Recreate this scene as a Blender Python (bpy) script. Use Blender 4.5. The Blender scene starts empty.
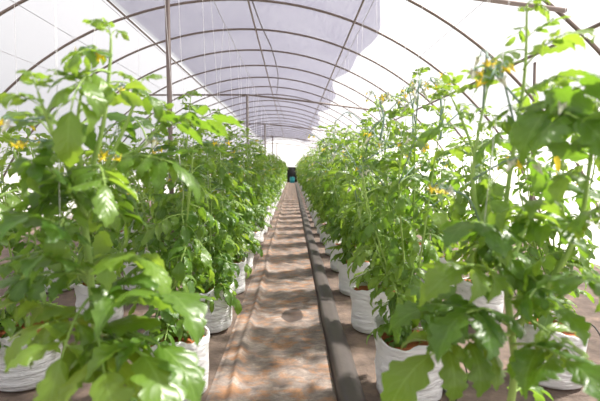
import bpy, math, random
import numpy as np
from mathutils import Vector

PI = math.pi
rnd = random.Random(7)
npr = np.random.default_rng(7)
col = bpy.context.scene.collection
sc = bpy.context.scene

# ------------------------------------------------------------------ camera
CAM_H = 1.2
FPX = 430.0
PITCH = math.atan(32.5 / FPX)
YAW = math.atan(8.0 / FPX)
cam_d = bpy.data.cameras.new('camera')
cam = bpy.data.objects.new('camera', cam_d)
col.objects.link(cam)
cam.location = (0, 0, CAM_H)
cam.rotation_euler = (PI / 2 - PITCH, 0, -YAW)
cam_d.sensor_width = 36.0
cam_d.lens = FPX / 600.0 * 36.0
cam_d.clip_start = 0.05
cam_d.clip_end = 300
cam_d.dof.use_dof = True
cam_d.dof.focus_distance = 3.4
cam_d.dof.aperture_fstop = 2.5
sc.camera = cam
CR = cam.rotation_euler.to_matrix()


def at(px, py, d):
    """World point seen at pixel (px, py) lying at distance d down the tunnel (y = d)."""
    v = CR @ Vector(((px - 300.0) / FPX, (200.5 - py) / FPX, -1.0))
    s = d / v.y
    return Vector((v.x * s, d, CAM_H + v.z * s))


# ------------------------------------------------------------------ materials
def new_mat(name):
    m = bpy.data.materials.new(name)
    m.use_nodes = True
    nt = m.node_tree
    nt.nodes.clear()
    out = nt.nodes.new('ShaderNodeOutputMaterial')
    return m, nt, out


def N(nt, t, **kw):
    n = nt.nodes.new(t)
    for k, v in kw.items():
        if k in n.inputs.keys():
            n.inputs[k].default_value = v
        else:
            setattr(n, k, v)
    return n


def L(nt, a, b):
    nt.links.new(a, b)


def mixrgb(nt, fac, a, b, blend='MIX'):
    n = nt.nodes.new('ShaderNodeMix')
    n.data_type = 'RGBA'
    n.blend_type = blend
    for sock, v in ((n.inputs[0], fac), (n.inputs[6], a), (n.inputs[7], b)):
        if isinstance(v, (int, float)):
            sock.default_value = v
        elif isinstance(v, tuple):
            sock.default_value = v if len(v) == 4 else (*v, 1)
        else:
            L(nt, v, sock)
    return n.outputs[2]


def math_(nt, op, a, b=None, c=None):
    n = nt.nodes.new('ShaderNodeMath')
    n.operation = op
    for i, v in enumerate((a, b, c)):
        if v is None:
            continue
        if isinstance(v, (int, float)):
            n.inputs[i].default_value = v
        else:
            L(nt, v, n.inputs[i])
    return n.outputs[0]


def ramp(nt, fac, stops):
    n = nt.nodes.new('ShaderNodeValToRGB')
    e = n.color_ramp.elements
    e[0].position, e[0].color = stops[0][0], (*stops[0][1], 1)
    e[1].position, e[1].color = stops[-1][0], (*stops[-1][1], 1)
    for p, c in stops[1:-1]:
        x = e.new(p)
        x.color = (*c, 1)
    L(nt, fac, n.inputs[0])
    return n.outputs[0]


def noise(nt, vec, scale, detail=4, rough=0.6, dist=0.0):
    n = N(nt, 'ShaderNodeTexNoise', Scale=scale, Detail=detail, Roughness=rough, Distortion=dist)
    if vec is not None:
        L(nt, vec, n.inputs['Vector'])
    return n.outputs['Fac']


def mat_leaf():
    m, nt, out = new_mat('tomato_leaf')
    uv = N(nt, 'ShaderNodeUVMap').outputs['UV']
    sx = N(nt, 'ShaderNodeSeparateXYZ')
    L(nt, uv, sx.inputs[0])
    u, v = sx.outputs[0], sx.outputs[1]
    tint = N(nt, 'ShaderNodeAttribute', attribute_name='tint')
    obj = N(nt, 'ShaderNodeTexCoord')
    young = tint.outputs['Fac']
    base = mixrgb(nt, young, (0.044, 0.108, 0.016), (0.180, 0.280, 0.034))
    nz = noise(nt, obj.outputs['Object'], 22, 3)
    base = mixrgb(nt, math_(nt, 'MULTIPLY', nz, 0.45), base, (0.06, 0.16, 0.02))
    # midrib and side veins, a real pattern of the blade
    au = math_(nt, 'ABSOLUTE', math_(nt, 'SUBTRACT', u, 0.5))
    mid = math_(nt, 'LESS_THAN', au, 0.022)
    sv = math_(nt, 'FRACT', math_(nt, 'SUBTRACT', math_(nt, 'MULTIPLY', v, 5.5), math_(nt, 'MULTIPLY', au, 3.2)))
    side = math_(nt, 'LESS_THAN', math_(nt, 'ABSOLUTE', math_(nt, 'SUBTRACT', sv, 0.5)), 0.05)
    vein = math_(nt, 'MAXIMUM', mid, math_(nt, 'MULTIPLY', side, 0.5))
    top = mixrgb(nt, math_(nt, 'MULTIPLY', vein, 0.45), base, (0.26, 0.40, 0.11))
    geo = N(nt, 'ShaderNodeNewGeometry')
    under = mixrgb(nt, 0.55, top, (0.17, 0.26, 0.11))
    c = mixrgb(nt, geo.outputs['Backfacing'], top, under)
    bump = N(nt, 'ShaderNodeBump', Strength=0.35, Distance=0.004)
    pill = math_(nt, 'SUBTRACT', math_(nt, 'MULTIPLY', math_(nt, 'SINE', math_(nt, 'MULTIPLY', sv, PI)), 0.6), vein)
    L(nt, pill, bump.inputs['Height'])
    p = N(nt, 'ShaderNodeBsdfPrincipled', Roughness=0.33)
    p.inputs['Specular IOR Level'].default_value = 0.55
    L(nt, c, p.inputs['Base Color'])
    L(nt, bump.outputs[0], p.inputs['Normal'])
    tr = N(nt, 'ShaderNodeBsdfTranslucent')
    tc = mixrgb(nt, young, (0.24, 0.46, 0.025), (0.44, 0.62, 0.05))
    L(nt, tc, tr.inputs['Color'])
    mx = N(nt, 'ShaderNodeMixShader')
    mx.inputs[0].default_value = 0.40
    L(nt, p.outputs[0], mx.inputs[1])
    L(nt, tr.outputs[0], mx.inputs[2])
    L(nt, mx.outputs[0], out.inputs[0])
    return m


def simple(name, color, rough=0.5, metal=0.0, nscale=0, namp=0.0, second=None, bump=0.0, spec=0.5):
    m, nt, out = new_mat(name)
    p = N(nt, 'ShaderNodeBsdfPrincipled', Roughness=rough, Metallic=metal)
    p.inputs['Specular IOR Level'].default_value = spec
    if nscale:
        tc = N(nt, 'ShaderNodeTexCoord')
        f = noise(nt, tc.outputs['Object'], nscale, 5)
        c = mixrgb(nt, math_(nt, 'MULTIPLY', f, namp), color, second)
        L(nt, c, p.inputs['Base Color'])
        if bump:
            b = N(nt, 'ShaderNodeBump', Strength=bump, Distance=0.01)
            L(nt, f, b.inputs['Height'])
            L(nt, b.outputs[0], p.inputs['Normal'])
    else:
        p.inputs['Base Color'].default_value = (*color, 1)
    L(nt, p.outputs[0], out.inputs[0])
    return m


def mat_film(name, trans, colr):
    m, nt, out = new_mat(name)
    tcn = N(nt, 'ShaderNodeTexCoord')
    f = noise(nt, tcn.outputs['Object'], 1.3, 4)
    a = N(nt, 'ShaderNodeBsdfTransparent', Color=(1, 1, 1, 1))
    t = N(nt, 'ShaderNodeBsdfTranslucent')
    d = N(nt, 'ShaderNodeBsdfDiffuse')
    c = mixrgb(nt, f, colr, tuple(x * 0.97 for x in colr))
    L(nt, c, t.inputs['Color'])
    L(nt, c, d.inputs['Color'])
    m1 = N(nt, 'ShaderNodeMixShader')
    m1.inputs[0].default_value = 0.35
    L(nt, t.outputs[0], m1.inputs[1])
    L(nt, d.outputs[0], m1.inputs[2])
    m2 = N(nt, 'ShaderNodeMixShader')
    m2.inputs[0].default_value = trans
    L(nt, m1.outputs[0], m2.inputs[1])
    L(nt, a.outputs[0], m2.inputs[2])
    L(nt, m2.outputs[0], out.inputs[0])
    return m


def mat_net():
    """Woven grey shade net: fine mottled weave that lets about half of the light through."""
    m, nt, out = new_mat('shade_net_weave')
    tcn = N(nt, 'ShaderNodeTexCoord')
    mp = N(nt, 'ShaderNodeMapping')
    mp.inputs['Scale'].default_value = (22, 9, 22)
    L(nt, tcn.outputs['Object'], mp.inputs['Vector'])
    f1 = noise(nt, mp.outputs[0], 2.2, 6, 0.7)
    f2 = noise(nt, tcn.outputs['Object'], 0.9, 3)
    a = N(nt, 'ShaderNodeBsdfTransparent', Color=(1, 1, 1, 1))
    t = N(nt, 'ShaderNodeBsdfTranslucent', Color=(0.185, 0.18, 0.25, 1))
    d = N(nt, 'ShaderNodeBsdfDiffuse', Color=(0.20, 0.195, 0.27, 1))
    m1 = N(nt, 'ShaderNodeMixShader')
    m1.inputs[0].default_value = 0.5
    L(nt, t.outputs[0], m1.inputs[1])
    L(nt, d.outputs[0], m1.inputs[2])
    fac = math_(nt, 'ADD', math_(nt, 'MULTIPLY', f1, 1.5), math_(nt, 'MULTIPLY', f2, 0.25))
    fac = math_(nt, 'ADD', fac, -0.66)
    m2 = N(nt, 'ShaderNodeMixShader')
    L(nt, fac, m2.inputs[0])
    L(nt, m1.outputs[0], m2.inputs[1])
    L(nt, a.outputs[0], m2.inputs[2])
    L(nt, m2.outputs[0], out.inputs[0])
    return m


def mat_ground():
    m, nt, out = new_mat('ground_soil_cloth')
    tc = N(nt, 'ShaderNodeTexCoord')
    o = tc.outputs['Object']
    f = noise(nt, o, 5, 6)
    f2 = noise(nt, o, 26, 5, 0.7)
    c = ramp(nt, f, [(0.34, (0.05, 0.038, 0.033)), (0.5, (0.11, 0.083, 0.07)), (0.66, (0.22, 0.155, 0.12))])
    c = mixrgb(nt, math_(nt, 'MULTIPLY', f2, 0.4), c, (0.25, 0.16, 0.11))
    p = N(nt, 'ShaderNodeBsdfPrincipled', Roughness=0.85)
    L(nt, c, p.inputs['Base Color'])
    b = N(nt, 'ShaderNodeBump', Strength=0.6, Distance=0.02)
    L(nt, f2, b.inputs['Height'])
    L(nt, b.outputs[0], p.inputs['Normal'])
    L(nt, p.outputs[0], out.inputs[0])
    return m


def mat_path():
    """Worn woven ground cloth: grey-brown fabric, dusty pale wear, rust-orange soil stains, one damp oval."""
    m, nt, out = new_mat('path_ground_cloth')
    tc = N(nt, 'ShaderNodeTexCoord')
    o = tc.outputs['Object']
    mp = N(nt, 'ShaderNodeMapping')
    mp.inputs['Scale'].default_value = (1.6, 2.6, 1)
    L(nt, o, mp.inputs['Vector'])
    f = noise(nt, mp.outputs[0], 3.6, 10, 0.68, 0.6)
    g = noise(nt, o, 9, 6, 0.7)
    h = ramp(nt, noise(nt, o, 55, 6, 0.75), [(0.42, (0, 0, 0)), (0.62, (1, 1, 1))])
    c = ramp(nt, f, [(0.34, (0.075, 0.066, 0.065)), (0.46, (0.185, 0.158, 0.146)), (0.56, (0.29, 0.245, 0.22)), (0.68, (0.46, 0.39, 0.35))])
    rust = ramp(nt, noise(nt, mp.outputs[0], 4.3, 9, 0.7, 0.5), [(0.48, (0, 0, 0)), (0.62, (1, 1, 1))])
    c = mixrgb(nt, math_(nt, 'MULTIPLY', rust, 0.85), c, (0.38, 0.18, 0.075))
    dark = ramp(nt, noise(nt, mp.outputs[0], 2.6, 9, 0.72), [(0.50, (0, 0, 0)), (0.64, (1, 1, 1))])
    c = mixrgb(nt, math_(nt, 'MULTIPLY', dark, 0.6), c, (0.105, 0.092, 0.086))
    c = mixrgb(nt, math_(nt, 'MULTIPLY', g, 0.35), c, (0.22, 0.14, 0.10))
    c = mixrgb(nt, math_(nt, 'MULTIPLY', h, 0.32), c, (0.09, 0.07, 0.06))
    # the damp oval
    sp = N(nt, 'ShaderNodeSeparateXYZ')
    L(nt, o, sp.inputs[0])
    ex = math_(nt, 'MULTIPLY', math_(nt, 'SUBTRACT', sp.outputs[0], 0.0), 1 / 0.095)
    ey = math_(nt, 'MULTIPLY', math_(nt, 'SUBTRACT', sp.outputs[1], 3.43), 1 / 0.17)
    r2 = math_(nt, 'ADD', math_(nt, 'MULTIPLY', ex, ex), math_(nt, 'MULTIPLY', ey, ey))
    r2 = math_(nt, 'ADD', r2, math_(nt, 'MULTIPLY', math_(nt, 'SUBTRACT', g, 0.5), 0.9))
    oval = ramp(nt, r2, [(0.75, (1, 1, 1)), (1.0, (0, 0, 0))])
    c = mixrgb(nt, math_(nt, 'MULTIPLY', oval, 0.85), c, (0.05, 0.036, 0.032))
    p = N(nt, 'ShaderNodeBsdfPrincipled', Roughness=0.7)
    p.inputs['Specular IOR Level'].default_value = 0.3
    L(nt, c, p.inputs['Base Color'])
    b = N(nt, 'ShaderNodeBump', Strength=0.35, Distance=0.01)
    L(nt, g, b.inputs['Height'])
    L(nt, b.outputs[0], p.inputs['Normal'])
    L(nt, p.outputs[0], out.inputs[0])
    return m


def mat_bag():
    m, nt, out = new_mat('white_poly_bag')
    tc = N(nt, 'ShaderNodeTexCoord')
    mp = N(nt, 'ShaderNodeMapping')
    mp.inputs['Scale'].default_value = (5, 5, 34)
    mp.inputs['Rotation'].default_value = (0.18, 0.1, 0)
    L(nt, tc.outputs['Object'], mp.inputs['Vector'])
    f = noise(nt, mp.outputs[0], 1.4, 4, 0.6, 0.8)
    g = noise(nt, tc.outputs['Object'], 9, 4)
    c = mixrgb(nt, math_(nt, 'MULTIPLY', g, 0.3), (0.90, 0.90, 0.92), (0.76, 0.76, 0.77))
    p = N(nt, 'ShaderNodeBsdfPrincipled', Roughness=0.38)
    L(nt, c, p.inputs['Base Color'])
    b = N(nt, 'ShaderNodeBump', Strength=1.0, Distance=0.03)
    L(nt, f, b.inputs['Height'])
    L(nt, b.outputs[0], p.inputs['Normal'])
    tr = N(nt, 'ShaderNodeBsdfTranslucent', Color=(0.8, 0.8, 0.8, 1))
    mx = N(nt, 'ShaderNodeMixShader')
    mx.inputs[0].default_value = 0.18
    L(nt, p.outputs[0], mx.inputs[1])
    L(nt, tr.outputs[0], mx.inputs[2])
    L(nt, mx.outputs[0], out.inputs[0])
    return m


M_LEAF = mat_leaf()
M_STEM = simple('green_stem', (0.20, 0.34, 0.06), 0.55, 0, 18, 0.7, (0.36, 0.46, 0.14))
M_TRUSS = simple('grey_green_flower_stalk', (0.15, 0.25, 0.17), 0.6, 0, 30, 0.6, (0.24, 0.34, 0.30))
M_PETAL = simple('yellow_petal', (0.92, 0.70, 0.02), 0.5)
M_WILT = simple('pale_spent_blossom', (0.70, 0.70, 0.60), 0.6, 0, 40, 0.7, (0.50, 0.55, 0.36))
M_STEEL = simple('brown_grey_galvanised_steel', (0.15, 0.12, 0.115), 0.5, 0.2, 14, 0.6, (0.24, 0.17, 0.13))
M_WIRE = simple('thin_steel_wire', (0.35, 0.33, 0.34), 0.45, 0.6)
M_CABLE = simple('dark_cable', (0.12, 0.10, 0.10), 0.6)
M_TWINE = simple('white_twine', (0.80, 0.80, 0.82), 0.6)
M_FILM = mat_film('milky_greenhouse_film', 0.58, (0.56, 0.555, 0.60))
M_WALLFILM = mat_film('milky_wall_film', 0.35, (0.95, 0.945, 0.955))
M_NET = mat_net()
M_GROUND = mat_ground()
M_PATH = mat_path()
M_CURB = simple('dark_folded_ground_cloth', (0.040, 0.034, 0.032), 0.5, 0, 9, 0.9, (0.095, 0.076, 0.068), 0.25)
M_BAG = mat_bag()
M_PEAT = simple('rust_brown_coco_peat', (0.26, 0.060, 0.022), 0.9, 0, 70, 0.9, (0.50, 0.16, 0.06), 1.0)
M_HOSE = simple('black_polyethylene', (0.02, 0.02, 0.022), 0.4)
M_DARK = simple('doorway_interior_shade', (0.012, 0.011, 0.012), 0.9)  # near-black panel colour standing in for the shade inside the door opening
M_TEAL = simple('teal_plastic', (0.02, 0.30, 0.36), 0.4)
M_GREYPL = simple('white_painted_timber', (0.75, 0.74, 0.74), 0.6)
M_PALESOIL = simple('pale_outdoor_ground', (0.55, 0.52, 0.48), 0.9, 0, 0.6, 0.6, (0.7, 0.68, 0.62))


# ------------------------------------------------------------------ mesh helpers
class MB:
    """Collects verts, faces, material slots, uv and tint; builds ONE mesh."""

    def __init__(self):
        self.v, self.f4, self.m, self.uv, self.t = [], [], [], [], []
        self.n = 0

    def add(self, verts, quads, mat=0, uv=None, tint=0.0):
        verts = np.asarray(verts, dtype=np.float32).reshape(-1, 3)
        quads = np.asarray(quads, dtype=np.int64).reshape(-1, 4)
        self.v.append(verts)
        self.f4.append(quads + self.n)
        self.m.append(np.full(len(quads), mat, dtype=np.int32))
        self.uv.append(np.zeros((len(verts), 2), np.float32) + (0.25, 0.5) if uv is None else np.asarray(uv, np.float32))
        self.t.append(np.full(len(verts), tint, np.float32) if np.isscalar(tint) else np.asarray(tint, np.float32))
        self.n += len(verts)

    def data(self):
        return (np.concatenate(self.v), np.concatenate(self.f4), np.concatenate(self.m), np.concatenate(self.uv), np.concatenate(self.t))

    def mesh(self, name, mats, smooth=True):
        v, q, mi, uv, t = self.data()
        me = bpy.data.meshes.new(name)
        tri = q[:, 3] == q[:, 2]
        lt = np.where(tri, 3, 4)
        me.vertices.add(len(v))
        me.vertices.foreach_set('co', v.ravel())
        loops = q.ravel()[np.ones((len(q), 4), bool).ravel() & ~(np.stack([np.zeros_like(tri)] * 3 + [tri], 1).ravel())]
        me.loops.add(len(loops))
        me.loops.foreach_set('vertex_index', loops.astype(np.int32))
        me.polygons.add(len(q))
        st = np.concatenate([[0], np.cumsum(lt)[:-1]])
        me.polygons.foreach_set('loop_start', st.astype(np.int32))
        me.polygons.foreach_set('material_index', mi)
        ul = me.uv_layers.new(name='UVMap')
        ul.data.foreach_set('uv', uv[loops].ravel())
        at_ = me.attributes.new('tint', 'FLOAT', 'POINT')
        at_.data.foreach_set('value', t)
        for x in mats:
            me.materials.append(x)
        me.update(calc_edges=True)
        me.validate()
        if smooth:
            me.polygons.foreach_set('use_smooth', np.ones(len(me.polygons), bool))
        return me

    def build(self, name, mats, parent=None, loc=None, smooth=True):
        o = bpy.data.objects.new(name, self.mesh(name, mats, smooth))
        col.objects.link(o)
        if parent is not None:
            o.parent = parent
        if loc is not None:
            o.location = loc
        return o


def grid_quads(nu, nv, closed_u=False):
    """verts laid out as [v][u]; nu columns per row."""
    q = []
    cu = nu if closed_u else nu - 1
    for j in range(nv - 1):
        for i in range(cu):
            a = j * nu + i
            b = j * nu + (i + 1) % nu
            q.append((a, b, b + nu, a + nu))
    return np.array(q)


def tube(mb, pts, radii, sides=6, mat=0, tint=0.0, cap=True):
    P = np.asarray([tuple(p) for p in pts], float)
    n = len(P)
    R = np.full(n, radii, float) if np.isscalar(radii) else np.asarray(radii, float)
    T = np.gradient(P, axis=0)
    T /= np.linalg.norm(T, axis=1)[:, None] + 1e-12
    ref = np.array([0, 0, 1.0]) if abs(T[0][2]) < 0.9 else np.array([1.0, 0, 0])
    rings = []
    u = np.cross(T[0], ref)
    u /= np.linalg.norm(u)
    ang = np.linspace(0, 2 * PI, sides, endpoint=False)
    for i in range(n):
        u = u - T[i] * np.dot(u, T[i])
        u /= np.linalg.norm(u) + 1e-12
        w = np.cross(T[i], u)
        rings.append(P[i] + R[i] * (np.cos(ang)[:, None] * u + np.sin(ang)[:, None] * w))
    V = np.concatenate(rings)
    Q = grid_quads(sides, n, True)
    if cap:
        V = np.concatenate([V, P[:1], P[-1:]])
        a, b = len(V) - 2, len(V) - 1
        ex = []
        for i in range(sides):
            j = (i + 1) % sides
            ex.append((j, i, a, a))
            ex.append(((n - 1) * sides + i, (n - 1) * sides + j, b, b))
        Q = np.concatenate([Q, np.array(ex)])
    mb.add(V, Q, mat, None, tint)


def box(mb, c, s, mat=0, rz=0.0):
    x, y, z = (k / 2 for k in s)
    V = np.array([(a * x, b * y, d * z) for d in (-1, 1) for b in (-1, 1) for a in (-1, 1)])
    cz, sz = math.cos(rz), math.sin(rz)
    V = np.stack([V[:, 0] * cz - V[:, 1] * sz, V[:, 0] * sz + V[:, 1] * cz, V[:, 2]], 1) + np.array(c)
    Q = [(0, 2, 3, 1), (4, 5, 7, 6), (0, 1, 5, 4), (2, 6, 7, 3), (0, 4, 6, 2), (1, 3, 7, 5)]
    mb.add(V, Q, mat)


def spline(pts, n):
    """Catmull-Rom through the points."""
    P = [np.array(tuple(p), float) for p in pts]
    P = [2 * P[0] - P[1]] + P + [2 * P[-1] - P[-2]]
    k = len(P) - 3
    out = []
    for t in np.linspace(0, k, n):
        i = min(int(t), k - 1)
        s = t - i
        a, b, c, d = P[i:i + 4]
        out.append(0.5 * (2 * b + (c - a) * s + (2 * a - 5 * b + 4 * c - d) * s * s + (3 * b - a - 3 * c + d) * s ** 3))
    return np.array(out)


def tag(o, label=None, cat=None, group=None, kind=None):
    for k, v in (('label', label), ('category', cat), ('group', group), ('kind', kind)):
        if v:
            o[k] = v
    return o


def empty(name, loc):
    o = bpy.data.objects.new(name, None)
    col.objects.link(o)
    o.location = loc
    o.empty_display_size = 0.1
    return o


ORD = ['first', 'second', 'third', 'fourth', 'fifth', 'sixth', 'seventh', 'eighth', 'ninth', 'tenth', 'eleventh', 'twelfth',
       'thirteenth', 'fourteenth']

# ------------------------------------------------------------------ leaf library
def leaflet(lod, length, width, droop, fold, curl, lobes, r, phase):
    """One lobed, toothed tomato leaflet along +Y from the origin, face up +Z."""
    nv = (15, 9, 5)[lod]
    us = np.array((-1, -0.55, 0, 0.55, 1.0)) if lod < 2 else np.array((-1, 0, 1.0))
    t = np.linspace(0, 1, nv)
    w = 0.5 * width * np.power(np.sin(PI * np.power(t, 0.74)), 0.9) * (1.0 - 0.2 * t)
    w[-1] = 0.004 * width
    w[0] = 0.03 * width
    if lod == 0:
        saw = np.where(np.arange(nv) % 3 == 0, -0.13, np.where(np.arange(nv) % 3 == 1, 0.10, 0.03))
    elif lod == 1:
        saw = np.where(np.arange(nv) % 2 == 0, -0.11, 0.09)
    else:
        saw = np.zeros(nv)
    w = w * (1 + saw * lobes * LOBE[0])
    V = np.zeros((nv, len(us), 3))
    # blade bends along its length
    ang = -droop * t ** 1.3
    dy = np.cos(ang) / (nv - 1)
    dz = np.sin(ang) / (nv - 1)
    Y = np.concatenate([[0], np.cumsum(dy[1:])]) * length
    Z = np.concatenate([[0], np.cumsum(dz[1:])]) * length
    for k, u in enumerate(us):
        shift = 0.10 * abs(u) * length * np.sin(PI * t) * lobes
        V[:, k, 0] = u * w * math.cos(fold * (0.6 + 0.4 * abs(u)))
        V[:, k, 1] = Y + shift * np.cos(ang)
        ripple = 0.05 * width * np.sin(t * 11 + phase + 2.0 * u) * abs(u)
        V[:, k, 2] = Z + np.abs(u) * w * math.sin(fold) - curl * w * u * u * 0.7 + ripple
    uv = np.zeros((nv, len(us), 2))
    uv[:, :, 0] = 0.5 + us[None, :] * 0.5
    uv[:, :, 1] = t[:, None]
    return V.reshape(-1, 3), grid_quads(len(us), nv), uv.reshape(-1, 2)


def rot_frame(V, d, up):
    """Map local (x, y, z) with y along d and z roughly up."""
    d = np.asarray(d, float)
    d = d / np.linalg.norm(d)
    x = np.cross(d, up)
    x /= np.linalg.norm(x) + 1e-9
    z = np.cross(x, d)
    return V[:, :1] * x + V[:, 1:2] * d + V[:, 2:3] * z


def compound_leaf(lod, r, droop=None, pairs=3):
    """Unit-long compound leaf along +Y: arched rachis, leaflet pairs, small leaflets between, one at the tip."""
    mb = MB()
    if droop is None:
        droop = r.uniform(0.5, 1.5)
    n = 9 if lod < 2 else 5
    s = np.linspace(0, 1, n)
    a = 0.25 - droop * s
    sway = r.uniform(-0.12, 0.12)
    P = np.stack([sway * s * s, np.concatenate([[0], np.cumsum(np.cos(a[1:]) / (n - 1))]),
                  np.concatenate([[0], np.cumsum(np.sin(a[1:]) / (n - 1))])], 1)
    P *= 0.74
    tube(mb, P, np.linspace(0.0135, 0.006, n), (5, 4, 3)[lod], 1, 0.5, cap=False)

    def pos(x):
        i = min(int(x * (n - 1)), n - 2)
        f = x * (n - 1) - i
        d = P[i + 1] - P[i]
        return P[i] * (1 - f) + P[i + 1] * f, d / np.linalg.norm(d)

    tint0 = r.choice((0.0, 0.05, 0.1, 0.2, 0.35, 0.5, 0.75))

    def put(p, d, ln, wd):
        V, Q, uv = leaflet(lod, ln, wd, r.uniform(0.3, 1.7), r.uniform(-0.1, 0.65), r.uniform(0.0, 1.0),
                           r.uniform(0.8, 1.35), r, r.uniform(0, 6))
        up = np.array([r.uniform(-0.35, 0.35), r.uniform(-0.2, 0.2), 1.0])
        mb.add(rot_frame(V, d, up) + p, Q, 0, uv, np.clip(tint0 + r.uniform(-0.12, 0.18), 0, 1))

    stations = [0.36, 0.60, 0.83] if pairs == 3 else [0.45, 0.78]
    for k, st in enumerate(stations):
        for sd in (-1, 1):
            p, d = pos(min(0.99, st + r.uniform(-0.03, 0.03)))
            x = np.cross(d, (0, 0, 1))
            x /= np.linalg.norm(x)
            th = r.uniform(0.85, 1.2)
            dd = d * math.cos(th) + x * sd * math.sin(th) + np.array([0, 0, r.uniform(-0.35, 0.15)])
            dd /= np.linalg.norm(dd)
            pl = 0.035
            if lod == 0:
                tube(mb, [p, p + dd * pl], [0.007, 0.005], 4, 1, 0.5, cap=False)
            ln = (0.33, 0.38, 0.33)[k] * r.uniform(0.85, 1.15)
            put(p + dd * pl, dd, ln, ln * r.uniform(0.48, 0.62))
    if lod < 2:
        for st in (0.48, 0.72):
            for sd in (-1, 1):
                p, d = pos(st)
                x = np.cross(d, (0, 0, 1))
                x /= np.linalg.norm(x)
                dd = d * 0.35 + x * sd + np.array([0, 0, r.uniform(-0.3, 0.3)])
                ln = r.uniform(0.09, 0.15)
                put(p, dd, ln, ln * 0.7)
    p, d = pos(0.999)
    ln = r.uniform(0.40, 0.48)
    put(p, d + np.array([0, 0, -0.1]), ln, ln * r.uniform(0.48, 0.62))
    return mb.data()


LIB = {}
LOBE = [1.0]
for lod, cnt in ((0, 14), (1, 12), (2, 10)):
    LIB[lod] = [compound_leaf(lod, rnd, None, 3 if k % 4 else 2) for k in range(cnt)]

LOBE[0] = 1.6
LIB['broad'] = [compound_leaf(0, rnd, rnd.uniform(0.35, 0.8), 3) for k in range(8)]
LOBE[0] = 1.0


def put_leaf(mb, lod, p, az, el, scale, roll=0.0, tint=0.0, which=None):
    V, Q, mi, uv, t = LIB[lod][rnd.randrange(len(LIB[lod])) if which is None else which]
    d = np.array([math.cos(az) * math.cos(el), math.sin(az) * math.cos(el), math.sin(el)])
    side = np.array([-math.sin(az), math.cos(az), 0])
    up0 = np.cross(side, d) * -1
    if up0[2] < 0:
        up0 = -up0
    up = up0 * math.cos(roll) + side * math.sin(roll)
    W = rot_frame(V * scale, d, up) + np.asarray(p)
    mb.v.append(W.astype(np.float32))
    mb.f4.append(Q + mb.n)
    mb.m.append(mi)
    mb.uv.append(uv)
    mb.t.append(np.clip(t + tint, 0, 1).astype(np.float32))
    mb.n += len(W)


def leaf_to(mb, lod, a, b, roll=0.0, tint=0.0, which=None):
    """A leaf whose stalk leaves point a and whose tip ends near b."""
    a, b = np.asarray(tuple(a), float), np.asarray(tuple(b), float)
    d = b - a
    ln = np.linalg.norm(d)
    put_leaf(mb, lod, a, math.atan2(d[1], d[0]), math.asin(d[2] / ln) + 0.25, ln / 1.02, roll, tint, which)


# ------------------------------------------------------------------ flowers
def flower_mesh_into(mb, c, d, size, r, open_=0.9):
    """Star-shaped tomato blossom: five swept-back petals and a pointed anther cone."""
    d = np.asarray(d, float) / np.linalg.norm(d)
    ref = np.array([0, 0, 1.0]) if abs(d[2]) < 0.9 else np.array([1.0, 0, 0])
    x = np.cross(d, ref)
    x /= np.linalg.norm(x)
    z = np.cross(x, d)
    for k in range(5):
        a = 2 * PI * k / 5 + r.uniform(-0.1, 0.1)
        e = np.cos(a) * x + np.sin(a) * z
        s = np.cross(d, e)
        tip = c + e * size * open_ - d * size * 0.25 * r.uniform(0.3, 1.5)
        mid = c + e * size * 0.5 * open_ + d * size * 0.12
        V = [c, mid - s * size * 0.17, tip, mid + s * size * 0.17]
        mb.add(V, [(0, 1, 2, 3)], 0)
    tube(mb, [c, c + d * size * 0.45, c + d * size * 0.9], [size * 0.20, size * 0.17, size * 0.03], 6, 0)


def make_truss(parent, pts, r, n_fl, wilted=0.3, size=0.017, rad=0.0036):
    """Flower stalk with drooping pedicels; each blossom is a sub-part."""
    m = MB()
    S = spline(pts, 10)
    tube(m, S, np.linspace(rad, rad * 0.55, 10), 6)
    st = []
    for k in range(n_fl):
        i = 9 - int(k * 5 / max(n_fl, 1))
        p = S[i]
        az = r.uniform(0, 2 * PI)
        e = p + np.array([math.cos(az) * 0.02, math.sin(az) * 0.02, r.uniform(0.002, 0.015)])
        q = e + np.array([math.cos(az) * 0.012, math.sin(az) * 0.012, -0.016])
        tube(m, [p, e, q], [rad * 0.5, rad * 0.45, rad * 0.4], 5)
        # green calyx fingers
        for j in range(5):
            a = 2 * PI * j / 5
            t_ = q + np.array([math.cos(a) * 0.012, math.sin(a) * 0.012, 0.006])
            tube(m, [q, t_], [rad * 0.35, rad * 0.1], 3, cap=False)
        st.append((q, q - e))
    o = m.build('flower_truss', [M_TRUSS], parent)
    for q, d in st:
        f = MB()
        wl = r.random() < wilted
        flower_mesh_into(f, q, d, size * (1.9 if wl else 1.15), r, 0.5 if wl else 0.95)
        b = f.build('blossom', [M_WILT if wl else M_PETAL], o)
        if wl:
            b['label'] = 'pale spent blossom'
        else:
            b['label'] = 'open yellow star-shaped blossom'
    return o


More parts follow.
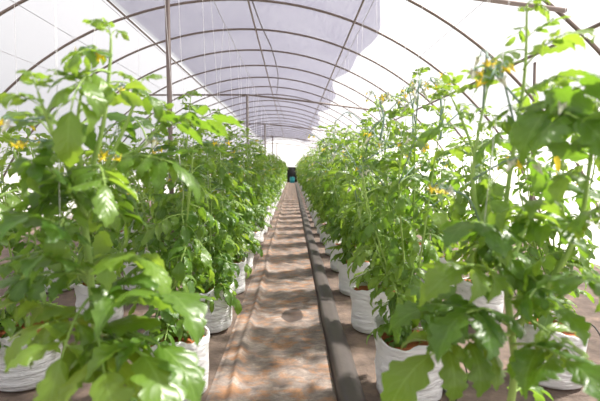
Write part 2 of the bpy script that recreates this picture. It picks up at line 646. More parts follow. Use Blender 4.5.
# ------------------------------------------------------------------ tomato plants
def plant_parts(lod, r, height, spread, base_z=0.27, n_lead=3, lean=(0, 0), dens=1.0, leaf_max=0.36, skip_low=0.16, fork=(0.45, 0.62), stems=None):
    """Returns (stem MB, foliage MB, leader polylines) around the local origin at the floor."""
    sm, fm = MB(), MB()
    leaders = []
    zf = r.uniform(*fork)
    given = stems is not None
    sides = (8, 5, 4)[lod]
    if stems is None:
        trunk = spline([(0, 0, base_z - 0.05), (r.uniform(-.02, .02), r.uniform(-.02, .02), (base_z + zf) / 2),
                        (lean[0] * 0.2, lean[1] * 0.2, zf)], 8)
        top0 = trunk[-1]
        for k in range(n_lead):
            a = 2 * PI * k / n_lead + r.uniform(-0.6, 0.6)
            s = spread * r.uniform(0.6, 1.1) * (0.35 if k == 0 else 1)
            h = height * (1.0 if k == 0 else r.uniform(0.80, 0.97))
            ex, ey = math.cos(a) * s + lean[0], math.sin(a) * s + lean[1]
            pts = [top0, top0 + (np.array([ex * .55, ey * .55, 0]) + np.array([0, 0, (h - zf) * .3])),
                   np.array([ex * .95 + r.uniform(-.03, .03), ey * .95 + r.uniform(-.03, .03), zf + (h - zf) * .7]),
                   np.array([ex + r.uniform(-.05, .05), ey + r.uniform(-.05, .05), h])]
            leaders.append(spline(pts, 22))
        stems = [trunk] + leaders
    else:
        trunk = stems[0]
        leaders = stems[1:]
    hero = 1.4 if given else 1.0
    tube(sm, trunk, np.linspace(0.0085, 0.0078, len(trunk)) * hero, sides)
    for Ld in leaders:
        tube(sm, Ld, np.linspace(0.0072, 0.0022, len(Ld)) * hero, sides)
    for k in range(int(4 * dens) if not given else 0):
        q = trunk[int(len(trunk) * r.uniform(0.55, 0.99)) - 1]
        put_leaf(fm, lod, q, r.uniform(0, 2 * PI), r.uniform(0.0, 0.35), leaf_max * r.uniform(1.0, 1.3), r.uniform(-.3, .3), 0.05)
    # trunk leaves
    az = r.uniform(0, 6)
    z0 = base_z + skip_low
    for k in range(int(7 * dens) if not given else 2):
        f = k / 7.0
        i = min(len(trunk) - 1, int((0.25 + 0.7 * f) * len(trunk)))
        az += 2.4
        put_leaf(fm, lod, trunk[i], az, r.uniform(-0.35, 0.1), leaf_max * r.uniform(0.7, 0.95), r.uniform(-.3, .3), -0.05)
    for Ld in leaders:
        seg = np.linalg.norm(np.diff(Ld, axis=0), axis=1)
        Ltot = seg.sum()
        cum = np.concatenate([[0], np.cumsum(seg)])
        step = 0.058 / dens
        x = r.uniform(0.02, step)
        az = r.uniform(0, 6)
        while x < Ltot:
            i = min(np.searchsorted(cum, x), len(Ld) - 1)
            p = Ld[i]
            f = x / Ltot
            az += 2.4 + r.uniform(-0.4, 0.4)
            sz = leaf_max * (1.0 - 0.15 * f if f < 0.7 else 0.90 - 1.9 * (f - 0.7)) * r.uniform(0.75, 1.12)
            el = r.uniform(-0.65, 0.2) if f < 0.6 else r.uniform(-0.15, 0.75)
            put_leaf(fm, lod, p, az, el, max(sz, 0.07), r.uniform(-0.4, 0.4), 0.0 if f < 0.75 else 0.5 * (f - 0.75) / 0.25)
            x += step * (1.0 if f < 0.85 else 0.5)
        for k in range(3):
            put_leaf(fm, lod, Ld[-1], r.uniform(0, 6), r.uniform(0.6, 1.2), r.uniform(0.06, 0.11), 0, 0.5)
    return sm, fm, leaders


def add_trusses(root, leaders, r, n_each, lod, tall=False):
    for Ld in leaders:
        for k in range(n_each):
            i = int(len(Ld) * r.uniform(0.55, 0.97)) - 1
            p = Ld[i]
            a = r.uniform(0, 2 * PI)
            ln = r.uniform(0.08, 0.15) * (2.1 if tall else 1.0)
            up = r.uniform(0.4, 1.2) if tall else r.uniform(-0.1, 0.7)
            d = np.array([math.cos(a), math.sin(a), 0])
            pts = [p, p + d * ln * 0.4 + np.array([0, 0, ln * 0.35 * up]), p + d * ln * 0.75 + np.array([0, 0, ln * 0.6 * up]),
                   p + d * ln + np.array([0, 0, ln * 0.45 * up])]
            make_truss(root, pts, r, r.choice((2, 3, 4)), 0.55 if tall else 0.25)


def make_plant(loc, lod, r, height, label, group, trusses=1, tall=False, **kw):
    root = empty('tomato_plant', loc)
    tag(root, label, 'plant', group)
    sm, fm, leaders = plant_parts(lod, r, height, **kw)
    sm.build('stem', [M_STEM], root)
    fm.build('foliage', [M_LEAF, M_STEM], root)
    if trusses:
        add_trusses(root, leaders, r, trusses, lod, tall)
    return root


def copy_tree(o, loc, rz, label, group):
    c = o.copy()
    col.objects.link(c)
    c.location = loc
    c.rotation_euler = (0, 0, rz)
    c['label'] = label
    if group:
        c['group'] = group
    elif 'group' in c:
        del c['group']
    for ch in list(o.children):
        d = ch.copy()
        col.objects.link(d)
        d.parent = c
        for g in list(ch.children):
            e = g.copy()
            col.objects.link(e)
            e.parent = d
    return c


# ------------------------------------------------------------------ grow bags
def make_bag(r, label, group, loc, flap=False):
    root = empty('grow_bag', loc)
    tag(root, label, 'grow bag', group)
    m = MB()
    nu = 48
    prof = [(0.02, 0.0), (0.145, 0.0), (0.163, 0.012), (0.168, 0.05), (0.166, 0.10), (0.170, 0.15), (0.168, 0.20), (0.172, 0.245),
            (0.176, 0.285), (0.178, 0.31), (0.174, 0.318), (0.168, 0.312), (0.163, 0.29), (0.160, 0.26), (0.158, 0.235)]
    ph = [r.uniform(0, 6) for _ in range(8)]
    V = []
    for (rad, z) in prof:
        for i in range(nu):
            a = 2 * PI * i / nu
            k = rad * (1 + 0.035 * math.cos(2 * a + ph[0]) + 0.02 * math.cos(3 * a + ph[1]))
            k += 0.004 * math.sin(9 * a + ph[2] + z * 40) * min(1, z / 0.05)
            zz = z
            if 0 < z < 0.27:
                k += 0.0035 * math.sin(z * 95 + ph[3] + 2.0 * math.sin(a * 2 + ph[4]))
            if z > 0.28:
                w = (z - 0.28) / 0.04
                zz += w * (0.018 * math.sin(2 * a + ph[5]) + 0.010 * math.sin(5 * a + ph[6]) + 0.006 * math.sin(11 * a + ph[7]))
                k += w * 0.006 * math.sin(6 * a + ph[4])
                if flap:
                    e = max(0.0, math.cos(a - 2.75)) ** 6
                    zz += w * e * 0.06
            V.append((k * math.cos(a), k * math.sin(a), zz))
    m.add(V, grid_quads(nu, len(prof), True))
    m.build('bag_sleeve', [M_BAG], root)
    s = MB()
    V = []
    for j in range(9):
        rr = 0.001 + 0.157 * j / 8
        for i in range(nu):
            a = 2 * PI * i / nu
            V.append((rr * math.cos(a), rr * math.sin(a), 0.294 - 0.010 * (j / 8) ** 2 + r.uniform(-0.006, 0.008)))
    s.add(V, grid_quads(nu, 9, True))
    s.build('potting_peat', [M_PEAT], root)
    return root


# ================================================================== SETTING
CX, CZ, RAD = -0.76, -1.15, 4.65
Y0, Y1 = -3.0, 36.0
Z_SPLIT = 1.75


def arc_pt(th, y, rad=RAD):
    """th measured from straight up, positive to the kerb side (+x)."""
    return (CX + rad * math.sin(th), y, CZ + rad * math.cos(th))


TH_G = math.acos((0.0 - CZ) / RAD)
TH_S = math.acos((Z_SPLIT - CZ) / RAD)


def arc_sheet(t0, t1, y0, y1, rad, nt=24, ny=40, sag=0.0):
    m = MB()
    V = []
    for y in np.linspace(y0, y1, ny):
        for t in np.linspace(t0, t1, nt):
            V.append(arc_pt(t, y, rad))
    m.add(V, grid_quads(nt, ny))
    return m


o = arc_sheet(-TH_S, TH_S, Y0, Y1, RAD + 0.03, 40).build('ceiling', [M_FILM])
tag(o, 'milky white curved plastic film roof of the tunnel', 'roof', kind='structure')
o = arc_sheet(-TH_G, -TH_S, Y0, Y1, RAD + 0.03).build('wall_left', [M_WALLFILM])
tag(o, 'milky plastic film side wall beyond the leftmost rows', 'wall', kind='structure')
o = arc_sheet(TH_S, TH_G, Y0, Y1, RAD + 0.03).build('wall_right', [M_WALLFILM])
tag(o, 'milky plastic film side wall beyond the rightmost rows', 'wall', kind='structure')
# end wall with the dark doorway
DX0, DX1, DZ = -0.48, 0.42, 1.26
m = MB()
xs = sorted(list(np.linspace(CX - 4.4, CX + 4.4, 45)) + [DX0, DX1])
for a, b in zip(xs[:-1], xs[1:]):
    zt = [CZ + math.sqrt(max(RAD ** 2 - (x - CX) ** 2, 0)) for x in (a, b)]
    z0 = DZ if (a >= DX0 - 1e-6 and b <= DX1 + 1e-6) else 0.0
    m.add([(a, Y1, z0), (b, Y1, z0), (b, Y1, max(zt[1], z0)), (a, Y1, max(zt[0], z0))], [(0, 1, 2, 3)])
o = m.build('wall_back', [M_WALLFILM])
tag(o, 'white film end wall closing the far end of the tunnel', 'wall', kind='structure')
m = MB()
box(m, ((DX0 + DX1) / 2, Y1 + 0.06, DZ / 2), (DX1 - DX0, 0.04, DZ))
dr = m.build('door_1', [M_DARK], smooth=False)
tag(dr, 'small dark doorway in the white end wall', 'door', kind='structure')
m = MB()
box(m, (DX0 - 0.03, Y1 - 0.01, DZ / 2), (0.06, 0.08, DZ))
box(m, (DX1 + 0.03, Y1 - 0.01, DZ / 2), (0.06, 0.08, DZ))
box(m, ((DX0 + DX1) / 2, Y1 - 0.01, DZ + 0.04), (DX1 - DX0 + 0.12, 0.08, 0.08))
tag(m.build('trim_1', [M_GREYPL], smooth=False), 'pale frame around the dark doorway', 'door frame', kind='structure')


def smooth(a, b, x):
    t = min(1, max(0, (x - a) / (b - a)))
    return t * t * (3 - 2 * t)


PATH_L, PATH_R = -0.27, 0.232


def floor_z(x, y):
    z = 0.0
    z += 0.012 * math.exp(-((x + 0.315) / 0.035) ** 2)
    if x < PATH_L - 0.02:
        z += 0.014 * smooth(PATH_L, PATH_L - 0.16, x) + 0.006 * math.sin(x * 23 + 1.3 * math.sin(y * 2.1)) * math.sin(y * 3.7)
    return z


m = MB()
xs = np.concatenate([np.linspace(-5.6, -0.75, 26), np.linspace(-0.70, 0.60, 66), np.linspace(0.7, 4.2, 22)])
ys = np.concatenate([np.linspace(-3.0, 0.9, 6), np.linspace(1.0, 8, 110), np.linspace(8.2, 37, 60)])
V = [(x, y, floor_z(x, y) - 0.004) for y in ys for x in xs]
m.add(V, grid_quads(len(xs), len(ys)))
tag(m.build('floor', [M_GROUND]), 'brown soil-stained ground under the growing rows', 'ground', kind='structure')
# ground outside the tunnel
m = MB()
m.add([(-60, -40, -0.06), (60, -40, -0.06), (60, 100, -0.06), (-60, 100, -0.06)], [(0, 1, 2, 3)])
tag(m.build('outdoor_ground', [M_PALESOIL]), 'pale ground outside the tunnel', 'ground', kind='structure')

# the worn cloth down the path, with the soft fold along its edge
m = MB()
xs = np.concatenate([np.linspace(-0.44, -0.24, 22), np.linspace(-0.22, PATH_R - 0.004, 16)])
ys = np.concatenate([np.linspace(0.2, 8, 150), np.linspace(8.2, 35.6, 80)])
V = []
for y in ys:
    for x in xs:
        wv = 0.012 * math.sin(y * 1.7) + 0.006 * math.sin(y * 4.1)
        fx = x - wv
        z = 0.004 + floor_z(x, y)
        z += 0.022 * math.exp(-((fx + 0.315) / 0.022) ** 2) + 0.010 * math.exp(-((fx + 0.375) / 0.03) ** 2) * (0.6 + 0.4 * math.sin(y * 2.6))
        z += 0.0035 * math.sin(fx * 38 + 0.8 * math.sin(y * 1.2)) * smooth(-0.28, -0.2, x) + 0.0012 * math.sin(y * 7 + x * 9)
        if x < -0.42:
            z = floor_z(x, y) + 0.001
        V.append((x, y, z))
m.add(V, grid_quads(len(xs), len(ys)))
tag(m.build('ground_cloth', [M_PATH]), 'worn brown ground cloth with rust stains running down the middle walkway', 'ground cloth')

# dark raised fold (a soft kerb) along the other edge
m = MB()
prof = [(0.240, -0.004), (0.243, 0.022), (0.250, 0.044), (0.268, 0.054), (0.295, 0.049), (0.325, 0.046), (0.352, 0.036), (0.372, 0.018), (0.385, 0.002), (0.388, -0.004)]
ys = np.concatenate([np.linspace(0.2, 8, 90), np.linspace(8.3, 35.6, 60)])
V = []
for y in ys:
    for k, (x, z) in enumerate(prof):
        wob = 0.006 * math.sin(y * 1.3 + 0.5) + 0.003 * math.sin(y * 5.1)
        V.append((x + wob, y, z * (1 + 0.12 * math.sin(y * 2.2 + k * 0.7)) if z > 0 else z))
m.add(V, grid_quads(len(prof), len(ys)))
tag(m.build('edging_strip', [M_CURB]), 'dark grey raised fold edging the walkway beside its worn cloth', 'edging')

# ------------------------------------------------------------------ hoops, purlins, posts
hoop_y = [3.54 + 1.26 * k for k in range(26)]
for k, y in enumerate(hoop_y):
    m = MB()
    pts = [arc_pt(t, y, RAD - 0.01) for t in np.linspace(-TH_G * 0.999, TH_G * 0.999, 64)]
    tube(m, pts, 0.0165, 6)
    o = m.build('roof_hoop', [M_STEEL])
    if k < 12:
        lb = f'brown steel hoop arching under the film roof, {ORD[k]} hoop down the tunnel'
    else:
        lb = 'brown steel roof hoop among the close-packed hoops far down the tunnel'
    tag(o, lb, 'roof hoop', 'steel hoops holding up the film roof' if k < 12 else 'far steel hoops')


def purlin(th, lb, rad=0.014, y0=1.5):
    m = MB()
    tube(m, [arc_pt(th, y, RAD - 0.035) for y in np.linspace(y0, Y1 - 0.05, 24)], rad, 6)
    tag(m.build('roof_purlin', [M_STEEL]), lb, 'roof purlin', 'steel purlins running the length of the roof')


def th_of(X):
    return math.asin(X / RAD)


purlin(th_of(-1.48), 'brown steel roof purlin along the straight edge of the shade net')
purlin(th_of(0.17), 'brown steel purlin running along the ridge, beside the sagging cable')
purlin(th_of(1.62), 'brown steel purlin under the wavy edge of the shade net')
purlin(math.atan2(3.02, 3.36), 'brown steel side purlin low on the roof, behind the tallest plant', 0.016)

post_y = [3.46, 9.66, 15.9, 22.1, 28.3]
PX = -1.0
TIE = 2.80
for k, y in enumerate(post_y):
    m = MB()
    tube(m, [(PX + (0.035 if k == 0 else 0.015), y, 0), (PX + (0.035 if k == 0 else 0.015), y, TIE)], 0.019 if k == 0 else 0.028, 10)
    lb = ['brown steel post standing before the shade net, tall above the bushy plants', 'brown steel post topped by a horizontal bar, behind the long hanging leaf',
          'thin far steel post just beyond the one topped by a bar', 'fourth steel post down the tunnel, rising from the hedge of plants',
          'fifth and last steel post down the tunnel'][k]
    tag(m.build('support_post', [M_STEEL]), lb, 'post', 'centre posts')
    # tie bar from arch to arch, hinged at the post
    m = MB()
    xa = CX - math.sqrt((RAD - 0.02) ** 2 - (TIE - CZ) ** 2)
    ze = TIE - 0.36
    xb = CX + math.sqrt((RAD - 0.02) ** 2 - (ze - CZ) ** 2)
    tube(m, [(xa, y, TIE), (PX, y, TIE + 0.01), (PX + 1.1, y, TIE - 0.10), (xb, y, ze)], 0.020, 8)
    lb = [f'brown tie bar spanning the roof, {ORD[k]} of the tie bars down the tunnel'][0]
    tag(m.build('tie_bar', [M_STEEL]), lb, 'tie bar', 'tie bars across the roof')
m = MB()
tube(m, [(2.30, 4.05, 0), (2.27, 4.05, 2.18)], 0.019, 8)
tag(m.build('side_post', [M_STEEL]), 'slim brown steel side post under the low purlin, behind the tallest plant', 'post')

# ------------------------------------------------------------------ shade net lying over the film
m = MB()
ny, ntt = 80, 26
V = []
for y in np.linspace(2.0, 33.0, ny):
    tl = th_of(-1.44 + 0.02 * math.sin(y * 0.9))
    tr = th_of(1.86 + 0.10 * math.sin(y * 1.05 + 0.4) + 0.06 * math.sin(y * 2.3))
    for t in np.linspace(tl, tr, ntt):
        V.append(arc_pt(t, y, RAD + 0.055))
m.add(V, grid_quads(ntt, ny))
tag(m.build('shade_net', [M_NET]), 'pale grey woven shade net lying along the crown of the film roof', 'shade net')

# ------------------------------------------------------------------ wires, cable
W_Z = 2.5
for x, lb in ((-0.60, 'thin trellis wire strung above the row of plants beside the folded cloth'),
              (-1.45, 'thin trellis wire strung above the second row past the posts'),
              (-2.15, 'thin trellis wire high beside the straight net edge, outside the post line'),
              (-3.2, 'thin outermost trellis wire crossing the white film at the upper left corner'),
              (0.63, 'thin trellis wire strung above the row beside the raised dark edging'),
              (1.48, 'thin trellis wire strung above the outer row near the side purlin')):
    m = MB()
    tube(m, [(x, y, W_Z - 0.02 * math.sin(PI * ((y - 0.5) % 6.2) / 6.2)) for y in np.linspace(0.8, 34, 50)], 0.0028, 4)
    tag(m.build('trellis_wire', [M_WIRE]), lb, 'wire', 'trellis wires under the roof')
m = MB()
cp = [at(247, -14, 5.6), at(261, 25, 6.8 + 0.2), at(272, 50, 8.3), at(278, 76, 10.4), at(277, 97, 13.0), at(281, 110, 16.5), at(285, 121, 20.0)]
tube(m, spline(cp, 50), 0.010, 5)
tag(m.build('power_cable', [M_CABLE]), 'dark cable sagging in a crooked line under the roof ridge', 'cable')

# ------------------------------------------------------------------ drip hoses
for x, lb in ((-0.79, 'black drip hose on the ground behind the bags of the row beside the folded cloth'),
              (0.83, 'black drip hose on the ground behind the bags beside the raised edging'),
              (1.66, 'black drip hose on the open ground beyond the outer row of bags')):
    m = MB()
    tube(m, [(x + 0.015 * math.sin(y * 1.9), y, floor_z(x, y) + 0.010) for y in np.linspace(0.4, 34, 120)], 0.009, 6)
    tag(m.build('drip_hose', [M_HOSE]), lb, 'hose', 'drip hoses')

# ================================================================== PLANTS
D0, DS = 0.36, 0.925
BAGH = 0.0
plants = []


def row_label(side, k, what):
    row = 'beside the folded cloth edge' if side < 0 else 'beside the raised dark edging'
    return f'{what} {row}, {ORD[k]} along its row'


def hero_left():
    """First fully seen plant beside the folded cloth: forked stem, big pale lobed leaves low down."""
    y = 1.28
    r = random.Random(21)
    B = Vector((-0.60, y, 0))
    loc = B

    def P(px, py, d):
        return np.array(tuple(at(px, py, d) - B))
    base = np.array([0, 0, 0.24])
    trunk = spline([base, P(96, 400, y), P(95, 330, y), P(90, 272, y - 0.01), P(84, 222, y - 0.01)], 14)
    f = trunk[-1]
    leaders = [spline([f, P(72, 178, y - .03), P(54, 138, y - .08), P(38, 92, y - 0.12)], 18),
               spline([f, P(92, 170, y), P(104, 120, y), P(110, 62, y), P(111, 36, y)], 24),
               spline([f, P(98, 188, y + .02), P(118, 160, y + .06), P(140, 148, y + 0.10), P(165, 120, y + .14)], 18),
               spline([f, P(80, 160, y - .04), P(78, 120, y - .06), P(82, 88, y - .08)], 16),
               spline([f, P(102, 175, y + .03), P(128, 120, y + .05), P(140, 84, y + .06)], 16),
               spline([trunk[9], P(60, 250, y + .10), P(30, 200, y + 0.18), P(14, 150, y + 0.2)], 16)]
    root = empty('tomato_plant', loc)
    tag(root, 'big tomato plant with forked stem and broad pale leaves, first beside the folded cloth edge', 'plant')
    sm, fm, lds = plant_parts(0, r, 1.6, 0.1, stems=[trunk] + leaders, leaf_max=0.27, dens=0.66)
    # the broad leaves the photograph shows, each rooted on the stem
    for (sx, sy, tx, ty, td, roll, tint) in (
            (95, 318, 14, 345, 1.00, 0.1, .35), (97, 322, 100, 420, 0.86, -0.1, .3), (95, 310, 205, 322, 1.02, 0.3, .35),
            (98, 330, 176, 400, 0.98, 0.1, .1), (92, 280, 20, 268, 1.02, -0.2, .05), (90, 268, 165, 262, 1.05, 0.1, .15),
            (88, 252, 10, 226, 1.0, 0.2, 0.0), (92, 296, 40, 400, 0.92, 0.2, .1), (84, 222, 22, 160, 1.05, 0.1, .1),
            (95, 322, -10, 318, 1.12, -0.2, .2), (96, 335, 150, 420, 0.90, 0.2, .25), (93, 300, 150, 292, 1.1, -0.2, .2), (91, 275, -5, 300, 1.2, 0.3, 0.0)):
        leaf_to(fm, 'broad', P(sx, sy, y), P(tx, ty, td), roll, tint)
    # long leaves held out towards the path
    leaf_to(fm, 0, leaders[2][15], P(240, 122, 1.30), 0.5, .1, 1)
    leaf_to(fm, 0, leaders[2][8], P(190, 175, 1.15), -0.2, .2)
    leaf_to(fm, 0, leaders[1][16], P(30, 98, 0.95), 0.2, .4)
    leaf_to(fm, 0, leaders[1][18], P(60, 60, 1.1), 0.0, .3)
    sm.build('stem', [M_STEM], root)
    fm.build('foliage', [M_LEAF, M_STEM], root)
    add_trusses(root, lds[:3], r, 2, 0)
    return root


def hero_right():
    """Tallest plant beside the raised edging: upright stem to the top of the view."""
    y = 1.27
    r = random.Random(5)
    B = Vector((0.64, y, 0))

    def P(px, py, d):
        return np.array(tuple(at(px, py, d) - B))
    trunk = spline([(0, 0, 0.24), P(514, 380, y), P(511, 330, y), P(506, 280, y)], 12)
    f = trunk[-1]
    leaders = [spline([f, P(503, 235, y), P(509, 180, y), P(517, 130, y), P(525, 70, y), P(527, 5, y)], 30),
               spline([f, P(486, 240, y + .05), P(473, 185, y + .08), P(478, 135, y + .1), P(487, 90, y + .1)], 20),
               spline([f, P(498, 235, y + .1), P(480, 170, y + .18), P(462, 120, y + 0.2), P(452, 98, y + .22)], 20),
               spline([f, P(520, 240, y + .06), P(548, 180, y + .12), P(560, 120, y + .14)], 18),
               spline([trunk[7], P(545, 290, y - .08), P(578, 230, y - .14), P(590, 160, y - .2), P(596, 105, y - .22)], 20)]
    root = empty('tomato_plant', B)
    tag(root, 'tallest tomato plant, upright stem reaching the roof, first beside the raised dark edging', 'plant')
    sm, fm, lds = plant_parts(0, r, 1.6, 0.1, stems=[trunk] + leaders, leaf_max=0.22, dens=0.9)
    for (sx, sy, tx, ty, td, roll, tint) in (
            (508, 320, 440, 345, 1.0, 0.1, -.1), (511, 345, 600, 405, 0.90, -0.2, -.1),
            (506, 285, 430, 270, 1.05, 0.1, 0.05), (506, 300, 590, 320, 1.0, 0.2, -.1), (512, 335, 384, 396, 1.10, 0.1, .2),
            (509, 325, 400, 330, 1.15, 0.5, .1), (504, 240, 560, 215, 0.98, 0.1, 0.0), (504, 235, 450, 250, 1.05, -0.1, 0),
            (517, 130, 610, 92, 0.95, 0.2, .3), (523, 70, 590, 20, 1.05, 0.1, .3), (519, 110, 600, 165, .9, -0.3, .2)):
        leaf_to(fm, 'broad', P(sx, sy, y), P(tx, ty, td), roll, tint)
    for (i, px, py, d, roll) in ((6, 625, 330, 0.85, 0.2), (10, 630, 240, 0.82, -0.2), (14, 620, 120, 0.84, 0.1), (12, 612, 70, 0.9, 0.3)):
        leaf_to(fm, 'broad', leaders[4][i], P(px, py, d), roll, 0.05)
    leaf_to(fm, 0, leaders[0][25], P(478, 66, 1.22), 0.4, .2)
    leaf_to(fm, 0, leaders[0][20], P(498, 112, 1.2), 0.2, .2)
    sm.build('stem', [M_STEM], root)
    fm.build('foliage', [M_LEAF, M_STEM], root)
    add_trusses(root, lds[:2], r, 3, 0, True)
    make_truss(root, [leaders[1][5], P(470, 200, y), P(450, 190, y - .02), P(432, 187, y - .03)], r, 4, 0.3, 0.017, 0.0036)
    yl = MB()
    V, Q, uv = leaflet(0, 0.085, 0.028, 0.5, 0.6, 0.3, 0.5, r, 1.0)
    q = leaders[3][14]
    yl.add(rot_frame(V, np.array([0.1, -0.3, -1.0]), np.array([0, -1.0, 0.2])) + q, Q, 0, uv, 1.0)
    yo = yl.build('yellowed_leaflet', [M_PETAL], root)
    yo['label'] = 'withered yellow leaflet'
    return root


hero_left()
hero_right()

MID_Y = [D0 + DS * k for k in range(2, 38)]
bags_protos = []
rb = random.Random(3)

# inner rows ---------------------------------------------------------------
FAR_GROUP = {-1: 'far tomato plants of the row beside the folded cloth', 1: 'far tomato plants of the row beside the raised edging'}
NEAR_N = 12
protos = {-1: [], 1: []}
for side in (-1, 1):
    x = 0.62 * side
    # unique near plants
    for k, y in enumerate(MID_Y):
        idx = k + 1                                   # 0 is the hero
        r = random.Random(100 + 37 * idx + (5 if side > 0 else 0))
        px = x + r.uniform(-0.03, 0.03)
        if idx < NEAR_N:
            what = 'leafy tomato plant' if side < 0 else 'yellow-flowered tomato plant'
            lb, gp = row_label(side, idx, what), 'tomato plants along the walkway'
        else:
            lb = ('bushy tomato plant far down the hedge-like row beside the folded cloth' if side < 0 else
                  'bushy tomato plant far down the hedge-like row beside the raised edging')
            gp = FAR_GROUP[side]
        if k < 8:
            lod = 0 if k < 2 else (1 if k < 6 else 2)
            h = (1.56 if side < 0 else 1.64) + r.uniform(-0.05, 0.07)
            o = make_plant((px, y, 0), lod, r, h, lb, gp, trusses=(2 if side > 0 else 1) if k < 6 else 1, tall=(side > 0),
                           spread=0.19 if side < 0 or k > 2 else 0.27, n_lead=5 if side < 0 or k > 2 else 7, dens=1.1 if side < 0 else (0.85 if k < 3 else 1.0), fork=(0.36, 0.5),
                           leaf_max=0.26 if side < 0 else 0.25, lean=(-0.03 * side, 0))
            if side > 0 and k == 0:
                B = Vector((px, y, 0))
                for pts_, wl in ((((412, 150), (413, 128), (413, 104), (421, 80)), 1.0), (((440, 140), (443, 118), (441, 96), (449, 74)), 0.3),
                                 (((438, 135), (441, 112), (439, 92), (430, 78)), 0.3), (((380, 140), (384, 118), (380, 98), (398, 96)), 0.6)):
                    make_truss(o, [np.array(tuple(at(a_, b_, y - 0.05) - B)) for a_, b_ in pts_], r, 4, wl, 0.024, 0.0055)
            if k >= 4:
                protos[side].append(o)
        else:
            src = protos[side][(k * 3 + (k // 4)) % 4]
            copy_tree(src, (px, y, 0), r.uniform(0, 6.28), lb, gp)

# bags of the inner rows
for side in (-1, 1):
    for k in range(1, 38):
        y = D0 + DS * k
        rb = random.Random(900 + k + 50 * (side > 0))
        lbs = (f'white grow bag {"beside the folded cloth edge" if side < 0 else "beside the raised dark edging"}, '
               f'{ORD[max(k - 2, 0)] if k <= 9 else ""} bag along its row')
        if k == 1:
            lbs = ('white grow bag under the big fork-stemmed plant beside the folded cloth edge' if side < 0 else 'white grow bag under the tallest plant beside the raised dark edging')
        if k > 9:
            lbs = ('small white grow bag far down the row beside the folded cloth' if side < 0 else 'small white grow bag far down the row beside the raised edging')
        gp = 'grow bags along the walkway' if k <= 9 else ('far grow bags beside the folded cloth' if side < 0 else 'far grow bags beside the raised edging')
        loc = (0.62 * side, y - (0.01 if k == 1 else 0), floor_z(0.62 * side, y) + 0.004)
        if k <= 4:
            b = make_bag(rb, lbs, gp, loc, flap=(side > 0 and k == 2))
            bags_protos.append(b)
        else:
            copy_tree(bags_protos[rb.randrange(len(bags_protos))], loc, rb.uniform(0, 6), lbs, gp)

# outer rows ----------------------------------------------------------------
OUT = ((-1.48, range(2, 11), 'second row past the posts'), (-2.3, range(4, 7), 'third row by the film wall'), (1.47, range(2, 10), 'outer row before the open ground'))
for x, ks, nm in OUT:
    for n, k in enumerate(ks):
        y = D0 + DS * k + 0.15
        r = random.Random(int(500 + 13 * k + x * 100))
        lb = f'tomato plant of the {nm}, {ORD[n]} along it'
        src = protos[-1 if x < 0 else 1][r.randrange(4)]
        if n < 3 or x > 0 and n < 6:
            make_plant((x, y, 0), 1, r, 1.45 if x < 0 else 1.58, lb, 'tomato plants of the outer rows', trusses=1,
                       spread=0.18, n_lead=3 if x < 0 else 5, dens=1.0 if x < 0 else 0.95, leaf_max=0.27 if x < 0 else 0.25)
        else:
            copy_tree(src, (x, y, 0), r.uniform(0, 6), lb, 'tomato plants of the outer rows')
        lb = f'white grow bag of peat in the {nm}, {ORD[n]} along it'
        copy_tree(bags_protos[r.randrange(len(bags_protos))], (x, y, floor_z(x, y) + 0.004), r.uniform(0, 6), lb, 'grow bags of the outer rows')

# ------------------------------------------------------------------ strings from the wire to the plants
def string(p, q, lb, gp):
    m = MB()
    mid = (p + q) / 2 + Vector((rnd.uniform(-.02, .02), 0, 0))
    tube(m, spline([p, mid, q], 8), 0.0010, 4)
    tag(m.build('support_string', [M_TWINE]), lb, 'string', gp)


for side in (-1, 1):
    for k in range(1, 13):
        y = D0 + DS * k
        for j in range(2):
            p = Vector((0.60 * side + (0.03 if side > 0 else 0), y + (j - 0.5) * 0.3, W_Z - 0.01))
            q = Vector((0.62 * side + rnd.uniform(-0.1, 0.1), y + (j - 0.5) * 0.24, 1.05))
            string(p, q, 'white twine hanging straight from the trellis wire into ' + ('the row beside the folded cloth' if side < 0 else 'the row beside the raised edging'),
                   'twines over the row beside the folded cloth' if side < 0 else 'twines over the row beside the raised edging')
for k in range(2, 9):
    y = D0 + DS * k + 0.15
    string(Vector((1.48, y, W_Z - 0.01)), Vector((1.47, y, 0.9)), 'white twine hanging into the outer row before the open ground', 'twines over the outer row')
    string(Vector((-1.45, y, W_Z - 0.01)), Vector((-1.48, y, 1.0)), 'white twine hanging into the second row past the posts', 'twines over the second row')

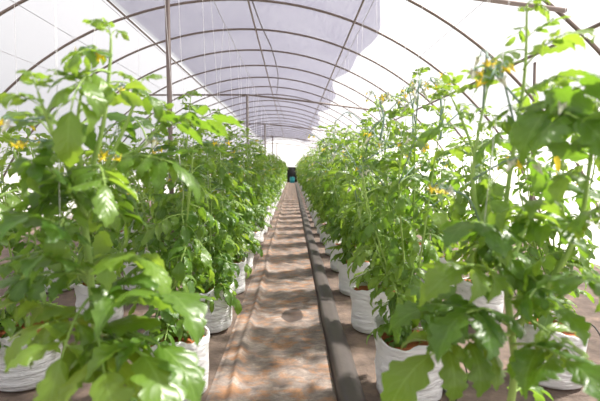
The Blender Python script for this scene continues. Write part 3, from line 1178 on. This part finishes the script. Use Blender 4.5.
# ------------------------------------------------------------------ drip tubes at the near outer bags
for x, k, hx in ((1.47, 2, 1.66), (1.47, 3, 1.66), (0.62, 2, 0.83)):
    y = D0 + DS * k + (0.15 if x > 1 else 0)
    m = MB()
    tube(m, spline([(hx, y - 0.12, 0.018), (hx + 0.05, y - 0.14, 0.16), (x + 0.17, y - 0.10, 0.345), (x + 0.06, y - 0.05, 0.33), (x + 0.03, y - 0.03, 0.24)], 24), 0.0035, 6)
    lb = {(1.47, 2): 'thin black drip tube looping into the first bag of the outer row', (1.47, 3): 'thin black drip tube looping into the second bag of the outer row',
          (0.62, 2): 'thin black drip tube looping into a bag beside the raised edging'}[(x, k)]
    tag(m.build('drip_tube', [M_HOSE]), lb, 'tube', 'drip tubes')

# ------------------------------------------------------------------ teal drum at the doorway
root = empty('plastic_drum', (0.02, 34.6, 0.0))
tag(root, 'small teal plastic drum standing in the walkway before the dark doorway', 'drum')
m = MB()
prof = [(0.01, 0.0), (0.18, 0.0), (0.20, 0.03), (0.205, 0.2), (0.215, 0.21), (0.205, 0.22), (0.205, 0.40), (0.19, 0.44)]
V = [(a * math.cos(t), a * math.sin(t), z) for a, z in prof for t in np.linspace(0, 2 * PI, 24, endpoint=False)]
m.add(V, grid_quads(24, len(prof), True))
m.build('drum_body', [M_TEAL], root)
m = MB()
prof = [(0.20, 0.435), (0.205, 0.46), (0.19, 0.475), (0.01, 0.48)]
V = [(a * math.cos(t), a * math.sin(t), z) for a, z in prof for t in np.linspace(0, 2 * PI, 24, endpoint=False)]
m.add(V, grid_quads(24, len(prof), True))
m.build('lid', [M_TEAL], root)

# ================================================================== LIGHT
w = bpy.data.worlds.new('world')
sc.world = w
w.use_nodes = True
bg = w.node_tree.nodes['Background']
bg.inputs[0].default_value = (0.97, 0.975, 1.0, 1)
bg.inputs[1].default_value = 0.74
sd = bpy.data.lights.new('sun', 'SUN')
sd.energy = 14.0
sd.angle = math.radians(4.0)
sd.color = (1.0, 0.955, 0.88)
so = bpy.data.objects.new('sun', sd)
col.objects.link(so)
v = Vector((0.78, 0.30, 1.1))
so.rotation_euler = v.to_track_quat('Z', 'Y').to_euler()
so.location = (6, 3, 9)

sc.view_settings.view_transform = 'Standard'
sc.view_settings.look = 'None'
sc.view_settings.gamma = 1
sc.view_settings.use_curve_mapping = False
sc.view_settings.exposure = 0.16
sc.cycles.transparent_max_bounces = 24
sc.cycles.max_bounces = 10
